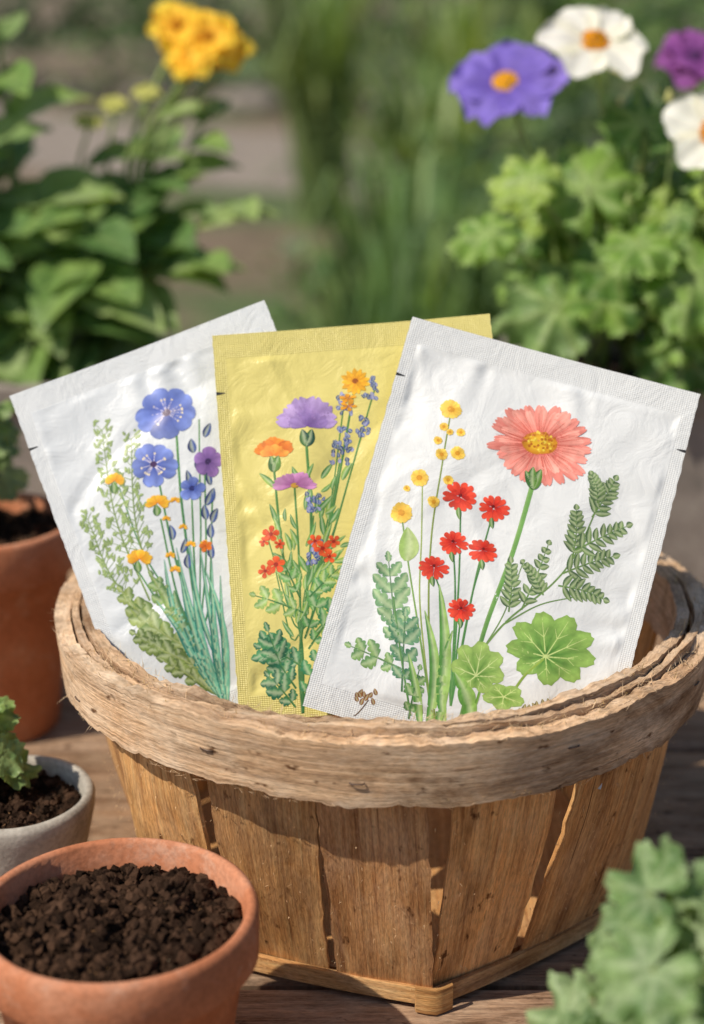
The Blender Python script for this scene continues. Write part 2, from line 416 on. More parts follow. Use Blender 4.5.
    def petal(s,cx,cy,ang,L,W,ci,co,k=1.0,r0=0.06,p=1.4,tilt=0,tip=0.86,notch=0.0):
        G=[];C=[];rnd=[rr(-1,1) for _ in range(7)]
        for i in range(9):
            t=i/8; tt=r0+(1-r0)*t; hw=W*(math.sin(math.pi*(0.04+tip*t)**p)**0.75)
            g=[];c=[]
            for j in range(7):
                u=-1+j/3; x=L*tt-L*0.10*u*u*t**3-notch*L*(1-abs(u))**3*t**4; y=u*hw
                X=x*math.cos(ang)-y*math.sin(ang); Y=(x*math.sin(ang)+y*math.cos(ang))*k
                if tilt: X,Y=X*math.cos(tilt)-Y*math.sin(tilt),X*math.sin(tilt)+Y*math.cos(tilt)
                g.append((cx+X,cy+Y)); cc=mixc(ci,co,t**0.8+0.15*rnd[j]); c.append(scl(cc,1-0.18*abs(u)**4*t+0.12*rnd[j]*t))
            G.append(g);C.append(c)
        s.grid(G,C,.8)
    def flower(s,cx,cy,r,n,ci,co,k=1.0,W=0.45,cc=None,cr=0.22,p=1.4,tilt=0,rot=None,arc=2*math.pi,a0=0,tip=.86,notch=0.0):
        rot=rr(0,6) if rot is None else rot
        order=list(range(n)); random.shuffle(order)
        for q in order:
            a=(rot if arc>6 else a0)+arc*q/(n if arc>6 else max(1,n-1))
            s.petal(cx,cy,a+rr(-.05,.05),r*rr(0.88,1.06),r*W*rr(.88,1.1),scl(ci,rr(.85,1.1)),scl(co,rr(.78,1.15)),k,p=p,tilt=tilt,tip=tip,notch=notch)
        if cc: s.disc(cx,cy,r*cr,r*cr*k,cc)
    def disc(s,cx,cy,rx,ry,c,n=12,c2=None):
        G=[];C=[]
        for i in (0.02,0.55,1.0):
            G.append([(cx+rx*i*math.cos(2*math.pi*q/n),cy+ry*i*math.sin(2*math.pi*q/n)) for q in range(n+1)])
            C.append([mixc(c,c2 or scl(c,0.8),i*i*rr(.6,1))]*(n+1))
        s.grid(G,C,.4)
    def leaf(s,x0,y0,x1,y1,W,ca,cb,lobes=0,vein=None,depth=0.45,n=None,sweep=0.25):
        d=np.array([x1-x0,y1-y0],float); L=np.linalg.norm(d); d/=L; nn=np.array([-d[1],d[0]]); n=n or (lobes*8 if lobes else 10)
        G=[];C=[]; bend=rr(-.08,.08)*L
        for i in range(n+1):
            t=i/n; hw=W*math.sin(math.pi*(0.02+0.97*t)**0.8)**0.8+0.2
            lf=1
            if lobes:
                ph=(lobes*t)%1.0; lf=(1-depth)+depth*math.sin(math.pi*ph)**0.55; hw*=lf
            g=[];c=[]
            for u in (-1,-0.6,-0.12,0.12,0.6,1):
                p=np.array([x0,y0])+d*(L*t+ (sweep*abs(u)*W*lf*1.2 if lobes else 0)*(1-t*.7))+nn*(u*hw+bend*math.sin(math.pi*t))
                g.append(p); b=ca if u<0 else cb; c.append(scl(b,rr(.84,1.16)) if abs(u)>0.2 else mixc(b,(0.7,0.78,0.5),0.4))
            G.append(g);C.append(c)
        s.grid(G,C,.3)
        if lobes>2 and vein:
            for q in range(1,lobes):
                t=(q-0.3)/lobes; b0=np.array([x0,y0])+d*L*t; hw=W*math.sin(math.pi*t**0.8)*0.8
                for sg in(-1,1): s.stroke([b0,b0+d*hw*0.6+nn*sg*hw],0.8,0.3,vein)
    def fan(s,P,n,L,W,ca,cb,st,t0=0.15,ang=0.75,sub=3):
        pts=spline(P,n=40); N=len(pts)
        for q in range(n):
            t=t0+(1-t0)*q/(n-1); i=min(N-2,int(t*(N-1))); d=pts[i+1]-pts[i]; th=math.atan2(d[1],d[0]); f=math.sin(math.pi*(0.25+0.6*(t-t0)/(1-t0))); l=L*f*rr(.88,1.1)
            for sg in ((-1,1) if q<n-1 else (0,)):
                a=th+sg*ang; p=pts[i]; s.leaf(p[0],p[1],p[0]+l*math.cos(a),p[1]+l*math.sin(a),W*f,scl(ca,rr(.9,1.1)),scl(cb,rr(.9,1.1)),sub,None,.42)
        s.stroke(P,2.2,0.9,st)
    def pinnate(s,P,n,L,W,ca,cb,st,t0=0.25,ang=0.9,lob=0):
        s.stroke(P,1.8,0.8,st); pts=spline(P,n=40); N=len(pts)
        for q in range(n):
            t=t0+(1-t0)*q/(n-1); i=min(N-2,int(t*(N-1))); d=pts[i+1]-pts[i]; th=math.atan2(d[1],d[0]); l=L*(1-0.55*(t-t0)/(1-t0))*rr(.85,1.1)
            for sg in ((-1,1) if q<n-1 else (0,)):
                a=th+sg*ang; p=pts[i]; s.leaf(p[0],p[1],p[0]+l*math.cos(a),p[1]+l*math.sin(a),W,scl(ca,rr(.85,1.15)),scl(cb,rr(.85,1.15)),n=7 if not lob else 12,lobes=lob,depth=.4)
    def roundleaf(s,cx,cy,rx,ry,c0,c1,vein,lob=7,rot=0,ox=0,oy=0):
        G=[];C=[];n=72
        for i in range(8):
            q=i/7+0.01; g=[];c=[]
            for j in range(n+1):
                th=2*math.pi*j/n; f=1-0.20*abs(math.cos(lob*th/2+rot))**4-0.04*abs(math.sin(lob*2*th))
                f=1-(1-f)*q*q
                g.append((cx+ox*(1-q)+rx*q*f*math.cos(th),cy+oy*(1-q)+ry*q*f*math.sin(th)))
                v=abs(math.sin(lob*th/2+rot)); c.append(scl(mixc(c0,c1,q*0.9-0.1+0.35*v),rr(.88,1.12)*(1 if q<0.9 else 0.85)))
            G.append(g);C.append(c)
        s.grid(G,C)
        for j in range(lob):
            th=(math.pi*(2*j+1)-2*rot)/lob
            e=(cx+rx*0.85*math.cos(th),cy+ry*0.85*math.sin(th)); s.stroke([(cx+ox,cy+oy),e],1.3,0.4,vein)
            mx,my=(cx+ox+e[0])/2,(cy+oy+e[1])/2
            for sg in(-1,1): s.stroke([(mx,my),(mx+rx*.28*math.cos(th+sg*.6),my+ry*.28*math.sin(th+sg*.6))],0.8,0.3,vein)
    def finish(s): s.art.build("printed_flowers",[M_print],s.root)

def films(n,c): return film_mat("pouch_film_"+n,c,False),film_mat("pouch_seal_"+n,scl(c,0.95),True)
fw1,sw1=films("cool_white",(0.72,0.76,0.81)); fy,sy=films("yellow",(0.74,0.65,0.22)); fw3,sw3=films("white",(0.79,0.815,0.84))
ALPHA=28
K1=[(5,395),(263,298),(448,666),(172,770)]
K2=[(213,337),(491,315),(548,721),(251,745)]
K3=[(415,320),(700,385),(595,779),(290,722)]
P1=Packet((-0.0722,-0.028,0.2030),21.3,ALPHA,0.1385,0.193,2.3,fw1,sw1,K1)
P2=Packet((0.0080,-0.044,0.2120),4.7,ALPHA,0.1395,0.193,5.9,fy,sy,K2)
P3=Packet((0.0728,-0.060,0.2035),-15.6,ALPHA,0.1465,0.199,9.4,fw3,sw3,K3)

g1=S(96,140,60);g2=S(60,105,50);g3=S(140,170,80);gd=S(30,75,60);gt=S(40,120,110);lime=S(165,190,90)
# ---- packet 3 (coral daisy)
p=P3
p.stroke([(532,480),(510,550),(482,622),(462,690),(452,728)],5,4,S(120,170,90),S(80,130,60))
p.stroke([(451,413),(440,470),(428,540),(424,620),(430,720)],1.4,2.2,S(130,150,70))
p.stroke([(420,484),(418,540),(415,600),(420,660),(428,715)],1.2,2.0,S(150,170,90))
p.stroke([(398,518),(403,560),(412,620),(425,700)],1.4,2.2,S(120,160,80))
for a in [(458,512),(490,515),(450,548),(480,556),(430,575),(457,612)]:
    p.stroke([a,((a[0]+446)/2+3,(a[1]+650)/2),(446,700)],1.6,2.4,S(70,125,70),S(90,150,80))
dk=S(78,106,68); dl=S(116,142,90)
p.stroke([(478,645),(505,615),(550,578),(575,545),(600,492)],2.0,1.4,S(100,135,70))
p.stroke([(500,620),(535,600),(570,590)],1.6,1.0,S(100,135,70)); p.stroke([(480,643),(500,610),(520,560)],1.4,1.0,S(100,135,70))
for (a,b,l) in [((560,568),(612,548),18),((570,552),(574,505),15),((555,580),(602,590),17),((505,608),(508,560),15),((518,605),(546,540),14),((573,545),(626,518),18),((590,512),(614,474),17),((540,590),(520,560),10),((596,498),(590,470),12)]:
    p.pinnate([a,((a[0]+b[0])/2+2,(a[1]+b[1])/2-2),b],8,l*.95,3.0,dk,dl,S(100,135,70),0.12,0.95)
sage,sage2=S(106,148,106),S(138,174,126)
p.fan([(392,655),(388,610),(384,565)],6,26,8,sage,sage2,S(90,130,95))
p.fan([(394,668),(368,658),(344,650)],4,18,7,S(130,168,100),S(104,146,92),S(90,130,80))
p.fan([(396,690),(398,650),(400,618)],5,22,8,S(78,128,96),S(108,156,118),S(70,115,80))
p.fan([(403,715),(408,690),(414,668)],4,14,6,S(88,132,78),S(124,166,98),S(70,115,70))
p.stroke([(388,600),(396,660),(405,712)],2,2,S(90,140,80))
p.stroke([(340,722),(352,712),(362,700)],1,1,S(90,60,40))
for _ in range(10):
    x=rr(348,372);y=rr(692,708); p.leaf(x,y,x+rr(-6,6),y-rr(4,8),2.0,S(120,70,40),S(150,100,50))
for x,y,W,L,a in [(422,724,9,112,-2),(432,724,10,138,3),(440,724,8,95,8),(415,724,7,70,-12)]:
    p.leaf(x,y,x+a,y-L,W*0.62,S(90,148,70),S(158,196,108),n=16)
p.stroke([(455,722),(470,700),(480,670)],4,2,S(110,160,60))
p.roundleaf(548,640,46,35,S(66,122,44),S(150,188,96),S(196,216,136),9,0.3,-6,8)
p.stroke([(540,650),(520,668),(498,700),(480,722)],2.4,2.6,S(140,170,70))
p.roundleaf(474,662,28,25,S(92,142,58),S(164,196,106),S(200,218,146),7,0.2,-2,8)
p.roundleaf(500,688,22,13,S(110,155,60),S(160,192,105),S(200,218,140),5,0.5)
p.leaf(468,716,450,668,9,S(96,150,66),S(140,182,90),3,None,.3)
for k in range(26):
    x=508+k*2.4; yy=708-k*0.7; a=rr(-2.6,-0.6); l=rr(6,12); p.leaf(x,yy,x+l*math.cos(a),yy+l*math.sin(a),2.4,S(110,90,50),S(150,130,70))
p.leaf(402,565,404,532,10,S(150,182,100),S(178,200,130))
for x,y,r in [(451,413,12),(443,431,5),(456,457,8),(440,459,7),(417,483,10),(431,506,7),(398,518,12),(446,484,6),(404,494,4),(460,436,5),(437,445,5),(449,436,4)]:
    p.flower(x,y,r,6,S(225,165,40),S(248,216,100),0.9,0.45,S(215,150,40),0.3,notch=.15)
red0,red1=S(196,34,22),S(238,84,58)
for x,y,r in [(458,501,18),(491,510,16),(450,546,15),(480,552,15),(430,571,15),(457,610,14)]:
    p.flower(x,y-1,r*1.05,6,red0,red1,0.82,0.36,None,0.2,1.6,notch=.24,tip=.8); p.flower(x,y-3,r*.62,4,S(160,20,15),S(225,60,40),0.8,0.3,S(110,20,15),0.18)
    p.leaf(x-2,y+r*.5,x-1,y+r*1.15,2.5,g2,g1)
dai0,dai1=S(208,84,74),S(246,156,144)
p.flower(539,443,54,24,dai0,dai1,0.80,0.115,None,p=1.5,tilt=0.1,tip=.80,notch=.07)
p.flower(539,442,47,19,S(222,104,92),S(248,172,158),0.76,0.115,None,p=1.5,tilt=0.1,tip=.80,notch=.07)
for k in range(90):
    a=rr(0,6.28); p.stroke([(539+12*math.cos(a),443+10*math.sin(a)),(539+rr(28,48)*math.cos(a),443+rr(24,37)*math.sin(a))],0.7,0.2,S(205,92,82))
p.disc(539,442,18,11.5,S(235,190,50),16,S(200,120,30))
for k in range(90):
    a=rr(0,6.28);q=math.sqrt(R()); p.disc(539+17*q*math.cos(a),441+10.5*q*math.sin(a),1.4,1.4,random.choice([S(245,215,80),S(215,150,35),S(190,110,30)]),6)
p.leaf(531,488,540,468,5,g2,g1);p.leaf(531,488,524,470,4,g2,g1);p.leaf(531,486,532,466,5,g2,g1)
p.finish()
# ---- packet 2 (yellow)
p=P2
for a,m,w in [((278,468),(290,560),2.4),((310,440),(318,540),2.8),((300,492),(306,560),2.0),((357,395),(338,520),2.2),((378,392),(345,520),1.6),((347,412),(335,520),1.4),((345,465),(330,560),1.4),((320,520),(316,590),1.4),((330,560),(320,620),1.6),((275,545),(300,620),1.3),((283,575),(300,640),1.3),((368,430),(340,540),1.4)]:
    p.stroke([a,m,(310,640),(314,722)],w,w+0.6,S(80,132,64),S(56,116,66))
for k in range(64):
    x=rr(283,350); y=rr(480,640); x=314+(x-314)*(1.3-(y-480)/200*1.0); a=-1.57+ (x-314)/40+rr(-.6,.6); l=rr(12,26)
    p.leaf(x,y,x+l*math.cos(a),y+l*math.sin(a),rr(1.8,3.2),random.choice([S(104,158,72),S(74,130,70),S(140,172,80)]),S(90,140,70))
for P_,n,L,W,c1,c2 in [([(312,615),(285,605),(262,598)],4,18,6,S(150,180,96),S(122,162,88)),([(314,640),(326,605),(334,580)],4,18,6,S(100,158,88),S(74,132,78)),([(314,668),(290,655),(270,648)],5,24,8,S(44,108,76),S(78,142,96)),([(306,688),(290,665),(276,632)],5,22,7,S(66,132,84),S(44,104,72)),([(318,650),(335,625),(348,606)],4,18,6,S(66,136,86),S(116,170,100)),([(306,706),(292,690),(278,676)],4,18,7,S(44,104,74),S(66,126,82)),([(308,600),(298,580),(290,564)],4,12,5,S(110,166,88),S(88,138,70)),([(318,600),(334,584),(346,572)],4,13,5,S(148,176,88),S(98,150,80)),([(314,700),(322,672),(332,650)],4,16,6,S(56,128,88),S(90,158,100))]:
    p.fan(P_,n,L,W,c1,c2,S(60,115,60))
for (x,y) in [(347,412),(375,395),(345,462),(320,512),(368,432),(322,560),(350,446)]:
    for q in range(20): 
        c=random.choice([S(70,85,150),S(100,110,175),S(50,65,120),S(130,130,190)]); a=rr(-2.6,-.5); X=x+rr(-8,8);Y=y+rr(-13,10); p.leaf(X,Y,X+5*math.cos(a),Y+5*math.sin(a),rr(1.2,2.2),c,scl(c,1.2))
for (x,y,r) in [(277,538,10),(283,568,11),(272,574,8),(330,552,10),(341,545,8),(322,545,8),(337,560,8),(270,545,6),(286,548,6)]:
    p.flower(x,y,r,5,S(205,56,24),S(238,104,50),.9,.32,S(160,40,20),.22,notch=.1)
p.flower(278,456,23,7,S(225,95,20),S(245,146,50),.70,.3,None,arc=2.7,a0=-2.95,notch=.1); p.flower(278,460,17,5,S(232,116,30),S(250,170,70),.7,.32,None,arc=2.2,a0=-2.6)
p.leaf(278,476,275,460,5,g2,g1);p.leaf(278,476,283,460,5,g2,g1)
p.flower(311,426,32,6,S(134,100,168),S(186,160,216),.85,.32,None,arc=2.9,a0=-3.05,notch=.16); p.flower(311,432,23,5,S(116,86,154),S(166,138,204),.85,.32,None,arc=2.2,a0=-2.7,notch=.1)
p.leaf(311,451,306,434,5,g2,gd);p.leaf(311,451,316,434,5,g2,gd)
p.flower(300,490,23,7,S(154,86,144),S(200,138,190),.62,.30,S(200,150,60),.18,arc=3.2,a0=-3.2,notch=.16)
p.flower(358,385,15,13,S(205,120,15),S(240,184,46),.95,.18,S(150,80,20),.35); p.flower(358,384,9,9,S(205,120,15),S(240,180,40),.9,.22,S(150,80,20),.35)
for (x,y) in [(351,402),(352,410)]: p.flower(x,y,9,5,S(205,120,15),S(235,170,40),.6,.3)
p.finish()
# ---- packet 1 (blue)
p=P1
for a,m,w in [((182,432),(196,520),2.4),((167,480),(190,560),2.0),((172,520),(196,600),1.8),((203,495),(212,580),1.8),((215,470),(222,560),1.6),((150,570),(190,620),1.6),((225,500),(228,600),1.8),((192,560),(210,620),1.4),((205,420),(214,520),1.4),((126,488),(160,560),1.4)]:
    p.stroke([a,m,(222,640),(245,700)],w,w+0.8,S(80,138,76),S(50,118,98))
for base,tip in [((165,600),(103,430)),((170,620),(95,520)),((175,600),(135,440))]:
    p.stroke([base,((base[0]+tip[0])/2-8,(base[1]+tip[1])/2+8),tip],2,0.9,S(120,146,80)); pts=spline([base,((base[0]+tip[0])/2-8,(base[1]+tip[1])/2+8),tip],n=26)
    for i,q in enumerate(pts[8:]):
        for sg in(-1,1):
            a=-1.9+sg*rr(.5,1.1); l=rr(9,20)*(1-i/34); e=(q[0]+l*math.cos(a),q[1]+l*math.sin(a)); p.stroke([q,e],0.8,0.5,S(120,148,80))
            for _ in range(3): p.leaf(e[0]+rr(-3,3),e[1]+rr(-3,3),e[0]+rr(-5,5),e[1]-rr(3,6),1.2,S(142,168,92),S(108,136,76))
for P_,n,L,W,c1,c2 in [([(215,650),(170,625),(134,590)],7,20,8,S(142,160,88),S(108,134,70)),([(228,668),(185,650),(150,632)],7,17,7,S(116,136,70),S(88,110,56)),([(195,620),(180,598),(166,576)],4,16,6,S(128,160,88),S(92,130,74)),([(240,690),(210,672),(182,658)],5,14,6,S(96,118,60),S(128,148,80))]:
    p.leaf(P_[0][0],P_[0][1],P_[2][0],P_[2][1],W*.9,c1,c2); p.fan(P_,n,L,W,c1,c2,S(150,165,100),sub=2,ang=.6)
p.leaf(215,645,190,590,7,S(98,148,88),S(70,120,78))
for x1,y1,x0,y0,W in [(178,560,240,690,3.4),(196,575,242,690,4),(210,590,245,695,4),(222,570,248,700,3.6),(232,590,250,700,3.6),(186,590,238,684,3.2),(240,600,252,700,3.6),(203,540,240,660,2.4),(190,548,238,670,2),(216,552,244,680,2.2),(228,560,248,690,2.4),(172,600,232,680,2.6),(238,575,250,690,2)]:
    p.leaf(x0,y0,x1,y1,W,S(48,126,112),S(112,182,156),n=16)
nav=S(36,52,104)
for x,y in [(202,446),(206,462),(200,478),(222,478),(224,495),(220,512),(226,530),(196,545),(204,560),(228,550),(212,430),(186,532),(226,515),(219,498)]:
    p.leaf(x,y+8,x+rr(-4,6),y-6,rr(3,4.4),nav,S(70,92,160))
b0,b1=S(52,74,166),S(128,148,222)
def bluef(x,y,r):
    p.flower(x,y,r,5,b0,b1,.88,.44,None,p=1.35,tip=.80,notch=.10,rot=.3)
    for q in range(16):
        a=rr(0,6.28); p.stroke([(x,y),(x+r*.5*math.cos(a),y+r*.42*math.sin(a))],0.7,0.3,S(235,225,240))
        p.disc(x+r*.5*math.cos(a),y+r*.42*math.sin(a),1.2,1.2,S(240,225,190),6)
    p.disc(x,y,r*.14,r*.12,S(70,40,90))
bluef(170,413,33); bluef(161,466,26); p.flower(203,490,14,5,b0,b1,.9,.42,S(40,45,110),.22,tip=.8); p.flower(218,463,16,5,S(90,60,130),S(150,115,185),1,.42,S(60,40,90),.2,tip=.8)
for x,y,r in [(168,505,14),(152,560,15),(121,482,12),(190,570,7),(186,502,6),(205,545,6),(220,545,7),(178,520,5),(196,528,5),(184,556,6)]:
    big=r>9
    p.flower(x,y,r,7 if big else 5,S(225,140,15),S(248,198,60),.7,.3,None,arc=3.6,a0=-3.3,notch=.1)
    if big: p.leaf(x,y+12,x-2,y+1,4,g2,g1)
p.flower(221,546,8,5,S(200,90,20),S(235,130,40),.8,.35)
p.finish()

# ---------------------------------------------------------------- pots & soil
def lathe(mb,cx,cy,prof,n=72,color=(1,1,1),mat=0,wob=0.0):
    V=[]
    for (r,z) in prof:
        for k in range(n):
            a=2*math.pi*k/n; q=r*(1+wob*nz(math.cos(a)*1.5+cx*9,math.sin(a)*1.5,z*8)); V.append((cx+q*math.cos(a),cy+q*math.sin(a),z))
    F=[]
    for i in range(len(prof)-1):
        for k in range(n): F.append((i*n+k,i*n+(k+1)%n,(i+1)*n+(k+1)%n,(i+1)*n+k))
    F.append(tuple(range(n))[::-1]); F.append(tuple((len(prof)-1)*n+k for k in range(n)))
    mb.add(V,F,color,None,mat)
def soil(name,parent,inside,z,chunks,size=1.0,seed=0,dome=0.004):
    mb=MB(); cx,cy,r=inside; n=90; rings=40
    def hf(x,y,d): return dome*(1-d*d)+0.0085*nz(x*46+seed,y*46)*(1-d**6)+0.006*nz(x*110,y*110,seed)*(1-.6*d**6)
    V=[(cx,cy,z+hf(cx,cy,0))];C=[(0.03,0.018,0.012)]
    for i in range(1,rings+1):
        for k in range(n):
            d=i/rings; a=2*math.pi*k/n; q=r*d; x=cx+q*math.cos(a);y=cy+q*math.sin(a)
            V.append((x,y,z+hf(x,y,d)+0.0022*nz(x*420,y*420,seed))); kk=rr(.4,1.3); C.append((0.034*kk,0.020*kk,0.013*kk))
    F=[(0,1+k,1+(k+1)%n) for k in range(n)]
    for i in range(rings-1):
        for k in range(n):
            a=1+i*n; F.append((a+k,a+(k+1)%n,a+n+(k+1)%n,a+n+k))
    mb.add(V,F,C)
    oct_=[(1,0,0),(-1,0,0),(0,1,0),(0,-1,0),(0,0,1),(0,0,-1),(.6,.6,.5),(-.6,.6,-.5),(.6,-.6,-.4),(-.6,-.6,.5)]
    of=[(0,6,4),(6,2,4),(2,1,4),(1,9,4),(9,3,4),(3,0,4),(2,6,5),(6,0,5),(7,2,5),(1,7,5),(3,1,5),(0,8,5),(8,3,5),(7,1,2),(9,1,3),(0,3,8)]
    for q in range(chunks):
        a=rr(0,6.283); d=math.sqrt(R())*0.97; x=cx+r*d*math.cos(a);y=cy+r*d*math.sin(a)
        s0=size*(0.00035+0.0030*R()**5.0); kk=rr(.35,1.8); s0=min(s0,r*(1.04-d)+.0006)
        c=(0.044*kk,0.024*kk,0.015*kk)
        if R()<0.02: c=(0.46,0.36,0.25); s0=min(s0*.8,.0008)
        sx=1
        if R()<0.06: sx=4; c=(0.24,0.13,0.065); s0=min(s0,.0009)
        M=Matrix.Rotation(rr(0,6.28),3,'Z')@Matrix.Rotation(rr(0,3) if sx==1 else rr(-.4,.4),3,'X')
        V=[]
        for o in oct_:
            v=M@Vector((o[0]*sx*rr(.6,1.2),o[1]*rr(.6,1.2)/ (sx**.5),o[2]*rr(.6,1.1)/(sx**.5)))*s0; V.append((x+v.x,y+v.y,z+hf(x,y,d)+s0*0.5+v.z))
        mb.add(V,of,c)
    mb.build(name,[M_soil],parent,False)
def pot(name,cx,cy,H,Rt,mat,soilz,band=0.024,th=0.0055,Rb=None,chunks=900,size=1.0):
    root=empty(name); Rb=Rb or Rt*0.68; b=Rt-0.0045
    mb=MB()
    prof=[(Rb,0.0005),(Rb+0.0015,0.002),(b-0.002,H-band-0.001),(Rt-0.0015,H-band),(Rt-0.0003,H-band+0.0015),(Rt,H-band*0.5),(Rt,H-0.003),(Rt-0.001,H-0.0008),(Rt-0.0025,H),(Rt-th+0.0015,H),(Rt-th,H-0.0015),(Rt-th-0.001,H-band),(Rb-th,0.006)]
    lathe(mb,cx,cy,prof,wob=0.008); mb.build("pot_shell",[mat],root)
    rs=Rt-th-0.0005; soil("soil",root,(cx,cy,rs),H-soilz,chunks,size,seed=cx*10)
    return root
pot("terracotta_pot",-0.099,-0.209,0.100,0.0600,M_terra,0.014,chunks=7500,size=1.2)
pot("terracotta_pot",-0.233,0.180,0.140,0.0590,M_terra,0.012,band=0.03,chunks=1200,size=1.3)
root=empty("grey_ceramic_pot"); mb=MB(); cx,cy,H,Rt=-0.174,-0.060,0.075,0.0425
lathe(mb,cx,cy,[(0.024,0.0005),(0.026,0.002),(0.034,0.03),(0.039,0.05),(Rt,0.066),(Rt+.0005,0.072),(Rt-.001,H),(Rt-.004,H),(Rt-.0055,H-.002),(Rt-.007,0.06),(0.02,0.006)],wob=0.01)
mb.build("pot_shell",[M_grey],root); soil("soil",root,(cx,cy,Rt-.006),H-0.010,2500)
pot("terracotta_pot",0.125,-0.350,0.085,0.050,M_terra,0.012,chunks=200)

def planter(name,cx,cy,lx,ly,H,yaw):
    root=empty(name); mb=MB(); Rz=Matrix.Rotation(math.radians(yaw),3,'Z')
    def ring(hx,hy,z,rad=0.012):
        o=[]
        for sx,sy,a0 in((1,1,0),(-1,1,90),(-1,-1,180),(1,-1,270)):
            for q in range(5):
                a=math.radians(a0+90*q/4); v=Rz@Vector((sx*(hx-rad)+rad*math.cos(a),sy*(hy-rad)+rad*math.sin(a),0)); o.append((cx+v.x,cy+v.y,z))
        return o
    rows=[ring(lx*.93,ly*.9,0.0005),ring(lx*.98,ly*.97,H-.022),ring(lx+.004,ly+.004,H-.02),ring(lx+.005,ly+.005,H-.001),ring(lx+.003,ly+.003,H),ring(lx-.009,ly-.009,H),ring(lx-.011,ly-.011,H-.03)]
    n=20; V=[p for r in rows for p in r]; F=[]
    for i in range(len(rows)-1):
        for k in range(n): F.append((i*n+k,i*n+(k+1)%n,(i+1)*n+(k+1)%n,(i+1)*n+k))
    F.append(tuple(range(n))[::-1]); mb.add(V,F,(1,1,1)); mb.build("trough",[M_planter],root,False)
    mb=MB(); nx,ny=60,16; V=[];C=[]
    for i in range(nx):
        for j in range(ny):
            v=Rz@Vector(((-1+2*i/(nx-1))*(lx-.01),(-1+2*j/(ny-1))*(ly-.01),0)); V.append((cx+v.x,cy+v.y,H-.014+rr(-.003,.004))); kk=rr(.5,1.4); C.append((.045*kk,.03*kk,.02*kk))
    mb.add(V,gfaces(nx,ny),C); mb.build("soil",[M_soil],root,False)
planter("planter_trough",0.36,0.46,0.23,0.085,0.178,3)
planter("planter_trough",-0.42,0.58,0.30,0.09,0.150,-4)

# ---------------------------------------------------------------- foliage
def lobed_leaf(mb,pos,nrm,d,Rl,ca,cb,lob=7,ruf=0.10,cup=-0.15,vein=(0.30,0.42,0.16),na=112,nr=9,deep=0.22,mat=0):
    x,y,z=frame(nrm,d); pos=Vector(pos); V=[];C=[];sd=rr(0,99)
    A=math.radians(168)
    for i in range(nr):
        q=0.03+0.97*i/(nr-1)
        for j in range(na+1):
            th=-A+2*A*j/na; lp=lob*th/(2*A)
            lo=abs(math.cos(math.pi*lp)); tooth=abs(((lp*4+sd)%1)-.5)*2
            f=(0.87+0.13*math.cos(th))*(1-deep*(1-lo**0.7)**1.3)*(0.88+0.12*tooth)*(1+.10*nz(th*1.5,sd))
            r=Rl*q*(1+(f-1)*q**2)
            h=Rl*(cup*q*q+ruf*q*q*math.cos(2*math.pi*lp)+0.5*ruf*q**3*math.sin(th*9+sd)+0.20*q*nz(math.cos(th)*q*3+sd,math.sin(th)*q*3,sd)+0.035*nz(math.cos(th)*q*9+sd,math.sin(th)*q*9,sd)+0.03*math.cos(q*26)*(1-lo)*q)
            dv=abs(lp-round(lp))*2
            vn=math.exp(-(dv*q*6.0)**2)*(1-0.45*q)
            c=mixc(ca,cb,0.45+1.0*nz(math.cos(th)*q*2+sd,math.sin(th)*q*2)+0.3*q)
            c=mixc(c,vein,0.6*vn); c=scl(c,1-.18*max(0,math.cos(q*26))*(1-vn))
            if i==nr-1: c=mixc(c,vein,0.35)
            V.append(pos+x*(r*math.cos(th))+y*(r*math.sin(th))+z*h); C.append(c)
    mb.add(V,gfaces(nr,na+1),C,None,mat)
def ovate_leaf(mb,pos,nrm,d,L,W,ca,cb,fold=0.25,droop=0.3,vein=(0.28,0.4,0.16),n=12,m=8,mat=0,wave=0.05):
    x,y,z=frame(nrm,d); pos=Vector(pos);V=[];C=[];sd=rr(0,99)
    for i in range(n+1):
        t=i/n; hw=W*math.sin(math.pi*(0.02+0.97*t)**0.75)**0.9
        for j in range(m+1):
            u=-1+2*j/m; h=fold*abs(u)*hw-droop*L*t*t+wave*L*nz(t*4+sd,u*1.5)+0.012*L*math.sin(t*30-abs(u)*6)
            c=mixc(ca,cb,0.5+nz(t*3+sd,u)); 
            if abs(u)<0.1: c=mixc(c,vein,.5)
            elif math.sin(t*32-abs(u)*7)>0.8: c=mixc(c,vein,.25)
            V.append(pos+x*(L*t+0.1*abs(u)*hw)+y*(u*hw)+z*h);C.append(c)
    mb.add(V,gfaces(n+1,m+1),C,None,mat)
